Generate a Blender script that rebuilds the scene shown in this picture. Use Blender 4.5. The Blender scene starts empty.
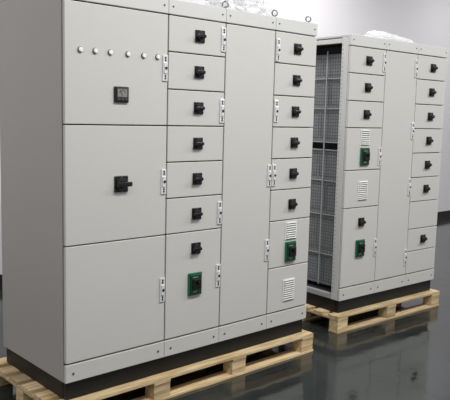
import bpy, bmesh, math, random
from mathutils import Matrix, Vector, noise
random.seed(4)
S=bpy.context.scene
S.view_settings.view_transform='Standard'
col=S.collection

# ---------------- materials ----------------
def lin(c): return tuple(((v/255)/12.92 if v/255<=.04045 else ((v/255+.055)/1.055)**2.4) for v in c)+(1,)
def mat(name,rgb,rough=.5,metal=0,var=.03,scale=8,bump=0,bscale=200,spec=.5,alpha=1,coat=0,trans=0):
    m=bpy.data.materials.new(name); m.use_nodes=True; n=m.node_tree.nodes; l=m.node_tree.links
    b=n['Principled BSDF']; b.inputs['Roughness'].default_value=rough; b.inputs['Metallic'].default_value=metal
    b.inputs['Specular IOR Level'].default_value=spec; b.inputs['Alpha'].default_value=alpha
    b.inputs['Transmission Weight'].default_value=trans
    tc=n.new('ShaderNodeTexCoord'); nz=n.new('ShaderNodeTexNoise'); nz.inputs['Scale'].default_value=scale
    nz.inputs['Detail'].default_value=4
    l.new(tc.outputs['Object'],nz.inputs['Vector'])
    cr=n.new('ShaderNodeValToRGB'); c=lin(rgb)
    cr.color_ramp.elements[0].color=tuple(v*(1-var) for v in c[:3])+(1,); cr.color_ramp.elements[1].color=tuple(min(1,v*(1+var)) for v in c[:3])+(1,)
    l.new(nz.outputs['Fac'],cr.inputs['Fac']); l.new(cr.outputs['Color'],b.inputs['Base Color'])
    if bump:
        n2=n.new('ShaderNodeTexNoise'); n2.inputs['Scale'].default_value=bscale; l.new(tc.outputs['Object'],n2.inputs['Vector'])
        bp=n.new('ShaderNodeBump'); bp.inputs['Strength'].default_value=bump; bp.inputs['Distance'].default_value=.002
        l.new(n2.outputs['Fac'],bp.inputs['Height']); l.new(bp.outputs['Normal'],b.inputs['Normal'])
    return m
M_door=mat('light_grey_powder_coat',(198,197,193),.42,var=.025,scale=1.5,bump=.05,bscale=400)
M_side=mat('shade_toned_side_grey',(172,169,164),.5,var=.025,scale=1.5,bump=.05,bscale=400)  # cabinet grey darkened in the colour to paint shade on the sides
M_roof=mat('roof_grey_paint',(202,202,200),.45,var=.02)
M_core=mat('painted_gap_shade',(32,33,35),.7)  # near-black colour paints in the shade of door gaps and interior
M_plinth=mat('black_plinth_paint',(11,11,12),.45)
M_black=mat('black_plastic',(11,11,12),.35)
M_blackg=mat('dark_grey_plastic',(40,41,43),.4)
M_white=mat('vent_plastic',(220,221,219),.45)
M_slot=mat('vent_slot_shadow',(96,97,97),.6)
M_lat=mat('latch_zinc',(224,225,226),.3,metal=.2)
M_dot=mat('dark_recess',(28,28,29),.6)
M_green=mat('green_breaker_plastic',(26,100,68),.4)
M_steel=mat('zinc_steel',(150,150,150),.3,metal=.9)
M_lamp=mat('cream_lamp_lens',(240,237,229),.35)
M_bez=mat('dark_bezel',(88,86,82),.35,metal=.4)
M_galv=mat('galvanised_frame',(132,135,137),.5,metal=.1)
M_rail=mat('light_frame_rail',(168,170,170),.5,metal=.1)
M_line=mat('panel_seam',(66,69,71),.6)
M_wall=mat('white_wall_paint',(232,229,233),.85,var=.03,scale=.6,bump=.05,bscale=90)
M_ceil=mat('ceiling_paint',(225,225,225),.9,var=.01)
M_base=mat('black_skirting',(28,28,31),.4)
M_film=mat('milky_plastic_film',(240,241,242),.22,var=.03,scale=30,alpha=.5,spec=.7)
def wood():
    m=bpy.data.materials.new('raw_pine_wood'); m.use_nodes=True; n=m.node_tree.nodes; l=m.node_tree.links
    b=n['Principled BSDF']; b.inputs['Roughness'].default_value=.8
    tc=n.new('ShaderNodeTexCoord'); oi=n.new('ShaderNodeObjectInfo'); mp=n.new('ShaderNodeMapping'); mp.inputs['Scale'].default_value=(2,20,20)
    l.new(tc.outputs['Object'],mp.inputs['Vector']); nz=n.new('ShaderNodeTexNoise'); nz.noise_dimensions='4D'; nz.inputs['Scale'].default_value=2.5; nz.inputs['Detail'].default_value=6
    wm=n.new('ShaderNodeMath'); wm.operation='MULTIPLY'; wm.inputs[1].default_value=40
    l.new(oi.outputs['Random'],wm.inputs[0])
    l.new(mp.outputs['Vector'],nz.inputs['Vector']); l.new(wm.outputs[0],nz.inputs['W'])
    cr=n.new('ShaderNodeValToRGB'); cr.color_ramp.elements[0].position=.3; cr.color_ramp.elements[1].position=.64
    cr.color_ramp.elements[0].color=lin((180,148,102)); cr.color_ramp.elements[1].color=lin((232,210,166))
    l.new(nz.outputs['Fac'],cr.inputs['Fac'])
    hs=n.new('ShaderNodeHueSaturation'); mr=n.new('ShaderNodeMapRange'); mr.inputs['To Min'].default_value=.64; mr.inputs['To Max'].default_value=1.08
    l.new(oi.outputs['Random'],mr.inputs['Value']); l.new(mr.outputs[0],hs.inputs['Value']); l.new(cr.outputs['Color'],hs.inputs['Color'])
    l.new(hs.outputs['Color'],b.inputs['Base Color'])
    bp=n.new('ShaderNodeBump'); bp.inputs['Strength'].default_value=.5; bp.inputs['Distance'].default_value=.002
    l.new(nz.outputs['Fac'],bp.inputs['Height']); l.new(bp.outputs['Normal'],b.inputs['Normal']); return m
M_wood=wood()
def mesh_panel():
    m=bpy.data.materials.new('perforated_partition_steel'); m.use_nodes=True; n=m.node_tree.nodes; l=m.node_tree.links
    b=n['Principled BSDF']; b.inputs['Roughness'].default_value=.5; b.inputs['Metallic'].default_value=.0
    tc=n.new('ShaderNodeTexCoord'); sp=n.new('ShaderNodeSeparateXYZ'); cb=n.new('ShaderNodeCombineXYZ')
    l.new(tc.outputs['Object'],sp.inputs[0]); l.new(sp.outputs['Y'],cb.inputs['X']); l.new(sp.outputs['Z'],cb.inputs['Y'])
    br=n.new('ShaderNodeTexBrick'); br.offset=0; br.inputs['Scale'].default_value=1
    br.inputs['Brick Width'].default_value=.025; br.inputs['Row Height'].default_value=.025; br.inputs['Mortar Size'].default_value=.003
    br.inputs['Color1'].default_value=lin((132,136,137)); br.inputs['Color2'].default_value=lin((122,126,127)); br.inputs['Mortar'].default_value=lin((94,98,99))
    l.new(cb.outputs[0],br.inputs['Vector']); l.new(br.outputs['Color'],b.inputs['Base Color']); return m
M_part=mesh_panel()
def floor_mat():
    m=bpy.data.materials.new('glossy_dark_epoxy'); m.use_nodes=True; n=m.node_tree.nodes; l=m.node_tree.links
    b=n['Principled BSDF']; b.inputs['Specular IOR Level'].default_value=.6
    tc=n.new('ShaderNodeTexCoord'); nz=n.new('ShaderNodeTexNoise'); nz.inputs['Scale'].default_value=1.7; nz.inputs['Detail'].default_value=4
    l.new(tc.outputs['Object'],nz.inputs['Vector'])
    cr=n.new('ShaderNodeValToRGB'); cr.color_ramp.elements[0].position=.3; cr.color_ramp.elements[1].position=.7
    cr.color_ramp.elements[0].color=lin((36,40,39)); cr.color_ramp.elements[1].color=lin((52,56,55))
    l.new(nz.outputs['Fac'],cr.inputs['Fac']); l.new(cr.outputs['Color'],b.inputs['Base Color'])
    r2=n.new('ShaderNodeMapRange'); r2.inputs['From Min'].default_value=.3; r2.inputs['From Max'].default_value=.7; r2.inputs['To Min'].default_value=.05; r2.inputs['To Max'].default_value=.14
    l.new(nz.outputs['Fac'],r2.inputs['Value']); l.new(r2.outputs[0],b.inputs['Roughness'])
    n3=n.new('ShaderNodeTexNoise'); n3.inputs['Scale'].default_value=5; n3.inputs['Detail'].default_value=3; l.new(tc.outputs['Object'],n3.inputs['Vector'])
    bp=n.new('ShaderNodeBump'); bp.inputs['Strength'].default_value=.22; bp.inputs['Distance'].default_value=.01
    l.new(n3.outputs['Fac'],bp.inputs['Height']); l.new(bp.outputs['Normal'],b.inputs['Normal'])
    return m
M_floor=floor_mat()

# ---------------- mesh helpers ----------------
def box(bm,a,b,mi=0,bev=0,seg=2):
    c=[(a[i]+b[i])/2 for i in range(3)]; s=[abs(b[i]-a[i]) for i in range(3)]
    t=bmesh.new(); bmesh.ops.create_cube(t,size=1,matrix=Matrix.Translation(c)@Matrix.Diagonal((*s,1)))
    if bev: bmesh.ops.bevel(t,geom=t.edges[:],offset=bev,segments=seg,affect='EDGES',profile=.5)
    merge(bm,t,mi)
def merge(bm,t,mi,mx=None):
    if mx is not None: bmesh.ops.transform(t,matrix=mx,verts=t.verts[:])
    mp={v:bm.verts.new(v.co) for v in t.verts}
    for f in t.faces:
        try: nf=bm.faces.new([mp[v] for v in f.verts]); nf.material_index=mi; nf.smooth=f.smooth
        except ValueError: pass
    t.free()
def cyl(bm,c,r,h,mi=0,axis='Y',seg=24,r2=None,bev=0):
    t=bmesh.new(); bmesh.ops.create_cone(t,cap_ends=True,segments=seg,radius1=r,radius2=r if r2 is None else r2,depth=h)
    if bev: bmesh.ops.bevel(t,geom=[e for e in t.edges if abs(e.verts[0].co.z-e.verts[1].co.z)<1e-6],offset=bev,segments=2,affect='EDGES')
    R=Matrix.Rotation(math.pi/2,4,'X') if axis=='Y' else (Matrix.Rotation(math.pi/2,4,'Y') if axis=='X' else Matrix.Identity(4))
    merge(bm,t,mi,Matrix.Translation(c)@R)
def mk(name,bm,mats,parent=None,loc=(0,0,0),rot=None):
    me=bpy.data.meshes.new(name); bmesh.ops.recalc_face_normals(bm,faces=bm.faces[:]); bm.to_mesh(me); bm.free()
    for m in mats: me.materials.append(m)
    o=bpy.data.objects.new(name,me); col.objects.link(o); o.location=loc
    if rot: o.rotation_euler=rot
    if parent: o.parent=parent
    return o
def inst(name,me,parent,loc,rot=None):
    o=bpy.data.objects.new(name,me); col.objects.link(o); o.parent=parent; o.location=loc
    if rot: o.rotation_euler=rot
    return o
def keep(bm,name,mats):
    me=bpy.data.meshes.new(name); bmesh.ops.recalc_face_normals(bm,faces=bm.faces[:]); bm.to_mesh(me); bm.free()
    for m in mats: me.materials.append(m)
    return me

# ---------------- shared small parts (front surface at y=0, facing -Y) ----------------
bm=bmesh.new()   # rotary switch: plate + rosette + lever
box(bm,(-.034,-.008,-.034),(.034,0,.034),0,.003)
cyl(bm,(0,-.014,0),.026,.014,2,bev=.002)
box(bm,(-.038,-.036,-.009),(.022,-.020,.009),0,.004)
cyl(bm,(.004,-.026,0),.015,.014,0,bev=.002)
for s in(-1,1): box(bm,(-.006,-.0095,s*.029-.002),(.006,-.0075,s*.029+.002),1)
ME_rot=keep(bm,'rotary_handle',[M_black,M_bez,M_blackg])
bm=bmesh.new()   # large main handle
box(bm,(-.042,-.008,-.043),(.042,0,.043),0,.004)
cyl(bm,(0,-.014,0),.035,.014,2,bev=.003)
box(bm,(-.036,-.038,-.012),(.050,-.020,.012),0,.004)
cyl(bm,(0,-.026,0),.021,.018,0,bev=.003)
for s in(-1,1): box(bm,(-.008,-.0095,s*.037-.002),(.008,-.0075,s*.037+.002),1)
ME_main=keep(bm,'main_handle',[M_black,M_bez,M_blackg])
bm=bmesh.new()   # panel meter with dial face
box(bm,(-.043,-.012,-.041),(.043,0,.041),0,.004)
box(bm,(-.036,-.016,-.034),(.036,-.010,.034),1,.003)
box(bm,(-.029,-.017,-.012),(.029,-.0155,.028),3)
for k in range(9):   # dial scale ticks
    a=math.radians(40+k*12.5); cx,cz=.024*math.cos(a),-.011+.034*math.sin(a)
    box(bm,(cx-.0011,-.0176,cz-.003),(cx+.0011,-.0168,cz+.003),0)
t=bmesh.new(); bmesh.ops.create_cube(t,size=1,matrix=Matrix.Diagonal((.002,.001,.030,1)))
merge(bm,t,0,Matrix.Translation((-.006,-.0176,.005))@Matrix.Rotation(-.4,4,'Y'))
for x in(-.022,0,.022): cyl(bm,(x,-.017,-.024),.0055,.004,2,seg=12)
ME_meter=keep(bm,'panel_meter',[M_black,mat('meter_face',(40,41,42),.4),M_bez,mat('meter_display',(128,128,122),.3)])
bm=bmesh.new()   # indicator lamp
cyl(bm,(0,-.003,0),.0148,.006,0,bev=.002)
cyl(bm,(0,-.008,0),.0120,.009,1,bev=.003)
ME_lamp=keep(bm,'indicator_lamp',[M_bez,M_lamp])
bm=bmesh.new()   # latch plate
box(bm,(-.017,-.007,-.070),(.017,0,.070),0,.003)
box(bm,(-.011,-.013,-.030),(.011,-.006,.030),0,.003)
cyl(bm,(0,-.0135,.0),.008,.004,1,seg=16)
for z in(-.055,-.042,.042,.055): cyl(bm,(0,-.0075,z),.0055,.003,1,seg=12)
ME_latch=keep(bm,'hinge_latch',[M_lat,M_dot])
def breaker(w,h):
    bm=bmesh.new()
    box(bm,(-w/2,-.012,-h/2),(w/2,0,h/2),0,.004)
    box(bm,(-w/2+.010,-.022,-h/2+.010),(w/2-.010,-.010,h/2-.010),1,.003)
    box(bm,(-w*.30,-.036,-.030),(w*.30,-.020,.034),2,.005)
    box(bm,(-.007,-.052,.002),(.007,-.034,.020),2,.003)
    box(bm,(-w*.25,-.0232,-h*.34),(w*.05,-.0215,-h*.27),3)
    cyl(bm,(w*.2,-.023,-h*.31),.005,.004,0,seg=12)
    box(bm,(-w*.28,-.0232,h*.30),(w*.10,-.0215,h*.34),3)
    for sx in(-1,1):
        for sz in(-1,1): cyl(bm,(sx*(w/2-.006),-.0125,sz*(h/2-.006)),.003,.003,2,seg=10)
    return keep(bm,'circuit_breaker',[M_green,mat('breaker_dark_green',(19,52,38),.4),M_black,mat('breaker_marking',(120,150,136),.4)])
ME_brk=breaker(.10,.135)
def ventm(w,h):
    bm=bmesh.new(); box(bm,(-w/2,-.004,-h/2),(w/2,0,h/2),0,.0015)
    n=int(h/.014)
    for i in range(n):
        z=-h/2+.009+i*(h-.018)/(n-1) if n>1 else 0
        t=bmesh.new(); bmesh.ops.create_cube(t,size=1,matrix=Matrix.Diagonal((w-.018,.009,.004,1)))
        merge(bm,t,0,Matrix.Translation((0,-.0065,z))@Matrix.Rotation(-.6,4,'X'))
        box(bm,(-w/2+.009,-.0048,z-.0058),(w/2-.009,-.0038,z-.0022),1)
    return keep(bm,'vent_grille',[M_white,M_slot])
ME_vent=ventm(.115,.15); ME_ventS=ventm(.110,.120)

# ---------------- cabinet line-up ----------------
H=2.0; ZT=1.917; ZB=.100; D=.75
def lineup(label,loc,yaw,edges,cols,latches,open_side):
    e=bpy.data.objects.new('switchgear_cabinet',None); col.objects.link(e); e.empty_display_size=.3
    e.location=loc; e.rotation_euler=(0,0,yaw)
    e['label']=label; e['category']='electrical cabinet'
    W=edges[-1]; PH=.10   # plinth height; body base at local z=PH
    def P(x,y,z): return (x,y,z+PH)
    # plinth
    bm=bmesh.new(); 
    box(bm,(.015,.02,0),(W-.015,.055,PH),0,.003); box(bm,(.015,D-.05,0),(W-.015,D-.015,PH),0,.003)
    box(bm,(.012,.05,0),(.05,D-.045,PH),0,.003); box(bm,(W-.05,.05,0),(W-.012,D-.045,PH),0,.003)
    for x in edges[1:-1]: box(bm,(x-.03,.05,0),(x+.03,D-.045,PH-.002),0)
    mk('plinth',bm,[M_plinth],e)
    # core box, coloured dark to paint the shade behind the door gaps
    x0=.19 if open_side else .006
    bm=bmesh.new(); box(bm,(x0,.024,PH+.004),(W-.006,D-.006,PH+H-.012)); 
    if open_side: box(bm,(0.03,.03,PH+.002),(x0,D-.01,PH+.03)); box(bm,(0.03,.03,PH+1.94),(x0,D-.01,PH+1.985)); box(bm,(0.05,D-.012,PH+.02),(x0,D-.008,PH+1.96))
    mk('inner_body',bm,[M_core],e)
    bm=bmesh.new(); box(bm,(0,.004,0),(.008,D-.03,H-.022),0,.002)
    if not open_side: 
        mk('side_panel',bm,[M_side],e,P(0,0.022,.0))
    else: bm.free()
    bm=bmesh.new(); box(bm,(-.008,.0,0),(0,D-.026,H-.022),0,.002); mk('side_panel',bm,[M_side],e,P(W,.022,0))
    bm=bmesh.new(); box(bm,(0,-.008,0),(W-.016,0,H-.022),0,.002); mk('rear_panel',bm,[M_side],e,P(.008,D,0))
    # roof plate
    bm=bmesh.new(); box(bm,(0,0.02,-.02),(W,D,0),0,.004); mk('roof_panel',bm,[M_roof],e,P(0,0,H))
    # per column fascia strips
    for i in range(len(edges)-1):
        a,b=edges[i],edges[i+1]; w=b-a
        bm=bmesh.new(); box(bm,(.001,0,.004),(w-.001,.022,H-ZT),0,.003)
        for sx in (.03,w-.03): cyl(bm,(sx,-.001,.045),.005,.004,1,seg=12)
        mk('top_fascia',bm,[M_roof,M_bez],e,P(a,0,ZT))
        bm=bmesh.new(); box(bm,(.001,0,0),(w-.001,.022,ZB-.006),0,.003)
        for sx in (.045,w-.045):
            cyl(bm,(sx,-.001,.045),.006,.004,1,seg=12)
        mk('bottom_fascia',bm,[M_door,M_bez],e,P(a,0,0))
        for (z0,z1,kind,items) in cols[i]:
            bm=bmesh.new(); box(bm,(.004,0,.003),(w-.004,.022,z1-z0-.003),0,.0035,3)
            d=mk(kind,bm,[M_door],e,P(a,0,z0))
            for (t,x,z) in items:
                me={'rot':ME_rot,'main':ME_main,'meter':ME_meter,'lamp':ME_lamp,'brk':ME_brk,'vent':ME_vent,'vents':ME_ventS}[t]
                inst(me.name,me,d,(x-a,-.0,z-z0))
    for (x,z) in latches: inst('hinge_latch',ME_latch,e,P(x,-.0,z))
    if open_side:
        bm=bmesh.new()
        box(bm,(0,.024,0),(.045,.085,1.98),0,.003); box(bm,(.02,.085,0),(.05,.095,1.98),0,.002)
        for k in range(60):   # punched holes of the post
            z=.06+k*.0315; box(bm,(-.0008,.068,z),(.001,.074,z+.010),1)
        mk('corner_frame',bm,[M_roof,M_galv],e,P(0,0,0))
        bm=bmesh.new(); box(bm,(0,D-.07,0),(.045,D-.008,1.98),0,.003)
        mk('corner_frame',bm,[M_roof],e,P(0,0,0))
        bm=bmesh.new(); box(bm,(.004,.08,0),(.04,D-.07,.035),0,.003); mk('frame_rail',bm,[M_roof],e,P(0,0,1.94))
        bm=bmesh.new(); box(bm,(.004,.08,0),(.04,D-.07,.04),0,.003); mk('frame_rail',bm,[M_rail],e,P(0,0,0))
        zs=[.06,.315,.63,.90,1.14,1.20,1.46,1.69,1.88]
        for k in range(len(zs)-1):
            if k==4: continue
            z0,z1=zs[k]+.004,zs[k+1]-.004
            h=z1-z0
            bm=bmesh.new(); box(bm,(0,0,0),(.004,.58,h),0,.001)
            n=(3,2,3,2,0,2,3,2)[k]
            for q_ in range(n):
                yy=.03+q_*.53/n; y2=yy+.53/n-.025; l0,l1=h*.12,h*.88
                for (p,q) in (((yy,l0),(yy+.003,l1)),((y2-.003,l0),(y2,l1)),((yy,l0),(y2,l0+.003)),((yy,l1-.003),(y2,l1))):
                    box(bm,(-.0012,p[0],p[1]),(.001,q[0],q[1]),1)
            mk('partition_plate',bm,[M_part,M_line],e,P(.115,.09,z0))
        for z in (.315,.63,.90,1.14,1.20,1.46,1.69):
            bm=bmesh.new(); box(bm,(0,0,-.004),(.008,.59,.004),0,.002); mk('frame_rail',bm,[M_rail],e,P(.100,.085,z))
        bm=bmesh.new(); box(bm,(0,0,0),(.008,.010,1.84),0,.002); mk('mounting_upright',bm,[M_rail],e,P(.090,.30,.06))
    return e
ZS=[ZT,1.722,1.520,1.320,1.118,.915,.712]
def drawers(xc,n=6):
    return [(ZS[i+1],ZS[i],'drawer',[('rot',xc,(ZS[i]+ZS[i+1])/2+.002)]) for i in range(n)]
EA=[0,.629,1.048,1.4645,1.861]
c1=[(1.32,ZT,'door',[('lamp',x,1.686) for x in(.088,.172,.260,.366,.465,.556)]+[('meter',.325,1.477)]),
    (.712,1.32,'door',[('main',.328,1.013)]),(ZB,.712,'door',[])]
c2=drawers(.848)+[(ZB,.712,'door',[('rot',.848,.611),('brk',.842,.400)])]
c3=[(ZB,ZT,'door',[])]
c4=drawers(1.668,6)+[(.40,.712,'door',[('vents',1.668,.638),('brk',1.665,.498)]),(ZB,.40,'door',[('vent',1.665,.235)])]
latA=[(.606,1.63),(.606,1.013),(.606,.40),(1.026,1.82),(1.026,1.41),(1.026,.807),(1.026,.423),
      (1.487,1.80),(1.487,1.42),(1.487,1.013),(1.443,1.013),(1.443,.53)]
A=lineup('closed grey switchgear line-up with four columns on a wooden pallet',(0,0,.135),0,EA,[c1,c2,c3,c4],latA,False)
EB=[0,.423,.839,1.265]
b1=drawers(.215,3)+[(1.00,1.32,'door',[('vents',.213,1.246),('brk',.213,1.103)]),
    (.712,1.00,'door',[('vent',.213,.84)]),(ZB,.712,'door',[('rot',.213,.597),('brk',.21,.392)])]
b2=[(ZB,ZT,'door',[])]
b3=drawers(1.055)+[(.48,.712,'drawer',[]),(.29,.48,'drawer',[('rot',1.055,.385)]),(ZB,.29,'door',[])]
latB=[(.400,1.82),(.400,1.1),(.400,.38),(.815,1.80),(.815,1.30),(.815,.84),(.815,.25)]
B=lineup('open-sided grey switchgear line-up with three columns on a pallet',(2.394,.132,.135),-.0418,EB,[b1,b2,b3],latB,True)

# eye bolts on roof
bm=bmesh.new()
t=bmesh.new()
R,r=.0165,.005
rings=[]
for i in range(20):
    a=2*math.pi*i/20; ring=[]
    for j in range(8):
        b=2*math.pi*j/8; q=R+r*math.cos(b); ring.append(t.verts.new((q*math.cos(a),r*math.sin(b),q*math.sin(a)+.033)))
    rings.append(ring)
for i in range(20):
    for j in range(8): f=t.faces.new((rings[i][j],rings[(i+1)%20][j],rings[(i+1)%20][(j+1)%8],rings[i][(j+1)%8])); f.smooth=True
merge(bm,t,0); cyl(bm,(0,0,.008),.009,.017,0,axis='Z',seg=16); cyl(bm,(0,0,.002),.016,.004,0,axis='Z')
ME_eye=keep(bm,'lifting_eye',[M_steel])
for x in(.05,1.08,1.50,1.82): inst('lifting_eye',ME_eye,A,(x,.05,.10+H-.001),(0,0,-.7))

# ---------------- pallets ----------------
def pallet(label,loc,yaw,L,Dp,xs):
    e=bpy.data.objects.new('wooden_pallet',None); col.objects.link(e); e.location=loc; e.rotation_euler=(0,0,yaw)
    e['label']=label; e['category']='pallet'; e['group']='wooden pallets under the cabinets'
    bw=.095
    ys=[0,(Dp-bw)/2,Dp-bw]
    for y in ys:
        bm=bmesh.new(); box(bm,(0,0,0),(L,bw,.016),0,.002); mk('bottom_board',bm,[M_wood],e,(0,y,0))
        for x in xs:
            dx=random.uniform(-.006,.006)
            bm=bmesh.new(); box(bm,(0,0,0),(.115,bw-.008,.084),0,.003); mk('block',bm,[M_wood],e,(x+max(0,dx),y+.004,.016))
    for x in xs:
        bm=bmesh.new(); box(bm,(0,0,0),(.115,Dp,.017),0,.002); mk('stringer_board',bm,[M_wood],e,(x,0,.100))
    n=6; g=(Dp-n*.105)/(n-1)
    for k in range(n):
        bm=bmesh.new(); box(bm,(0,0,0),(L+random.uniform(-.008,0),.105,.0175),0,.002); mk('deck_board',bm,[M_wood],e,(0,k*(.105+g),.117))
    return e
pallet('raw pine pallet under the closed four-column cabinet',(-.07,-.045,0),0,1.97,.86,[0,.60,1.20,1.85])
pallet('raw pine pallet under the open-sided cabinet',(2.394-.06,.132-.045,0),-.0418,1.36,.86,[0,.61,1.24])

# ---------------- plastic film on the roofs ----------------
def film(label,loc,sx,sy,sz,seed,yaw,cr=1):
    bm=bmesh.new(); bmesh.ops.create_icosphere(bm,subdivisions=6,radius=1)
    for v in bm.verts:
        d=v.co.copy(); n1=noise.noise(d*1.3+Vector((seed,0,0))); n2=abs(noise.noise(d*2.9+Vector((0,seed,0)))); n3=abs(noise.noise(d*6+Vector((0,0,seed))))
        k=1.05+.35*n1-.35*n2*cr-.28*n3*cr
        v.co=Vector((d.x*sx*k,d.y*sy*k,max(0,d.z*sz*k+sz*.15)))
    for f in bm.faces: f.smooth=True
    o=mk('plastic_film',bm,[M_film],None,loc,(0,0,yaw)); o['label']=label; o['category']='plastic wrap'
    return o
film('crumpled clear plastic film lying on the closed cabinet roof',(1.40,.24,2.236),.27,.17,.20,3.1,.15,1.1)
film('crumpled clear plastic film lying on the open-sided cabinet roof',(2.394+.70,.132+.24,2.236),.28,.18,.078,7.7,-.1,.35)

# ---------------- room ----------------
def struct(name,a,b,m):
    bm=bmesh.new(); box(bm,a,b); o=mk(name,bm,[m]); o['kind']='structure'; return o
struct('floor',(-5,-6,-.1),(13,3,0),M_floor)
struct('wall_back',(-5,2.9,0),(13,3.05,4.2),M_wall)
struct('wall_right',(12.9,-6,0),(13.05,3.05,4.2),M_wall)
struct('wall_left',(-5.15,-6,0),(-5,3.05,4.2),M_wall)
struct('ceiling',(-5.15,-6,4.2),(13.05,3.05,4.3),M_ceil)
struct('baseboard_back',(-5,2.88,0),(12.9,2.9,.12),M_base)
struct('baseboard_right',(12.88,-6,0),(12.9,2.88,.12),M_base)

# ---------------- lights ----------------
def area(loc,sx,sy,en,rot=(0,0,0),c=(1,1,1)):
    l=bpy.data.lights.new('ceiling_light','AREA'); l.shape='RECTANGLE'; l.size=sx; l.size_y=sy; l.energy=en; l.color=c
    o=bpy.data.objects.new('ceiling_light',l); col.objects.link(o); o.location=loc; o.rotation_euler=rot
for x,e1,e2 in((-2.5,48,36),(1,138,62),(4.5,120,74),(8.5,55,34)):
    area((x,-2.2,4.1),1.6,.6,e1,c=(1,.995,.98))
    area((x,1.5,4.1),1.6,.4,e2)
w=bpy.data.worlds.new('World'); S.world=w; w.use_nodes=True
w.node_tree.nodes['Background'].inputs[0].default_value=(.98,.98,1,1); w.node_tree.nodes['Background'].inputs[1].default_value=.48

# ---------------- camera ----------------
yaw,pit,rol,f=-.7380,-.1222,.0245,671.45
fw=Vector((math.cos(pit)*-math.sin(yaw),math.cos(pit)*math.cos(yaw),math.sin(pit)))
r=Vector((math.cos(yaw),math.sin(yaw),0)); u=r.cross(fw)
r2=r*math.cos(rol)+u*math.sin(rol); u2=-r*math.sin(rol)+u*math.cos(rol)
cd=bpy.data.cameras.new('camera'); cd.sensor_width=36; cd.lens=f/450*36; cd.clip_start=.05
co=bpy.data.objects.new('camera',cd); col.objects.link(co)
mx=Matrix((( r2.x,u2.x,-fw.x,-1.6267),(r2.y,u2.y,-fw.y,-2.966),(r2.z,u2.z,-fw.z,1.3727+.235),(0,0,0,1)))
co.matrix_world=mx; S.camera=co
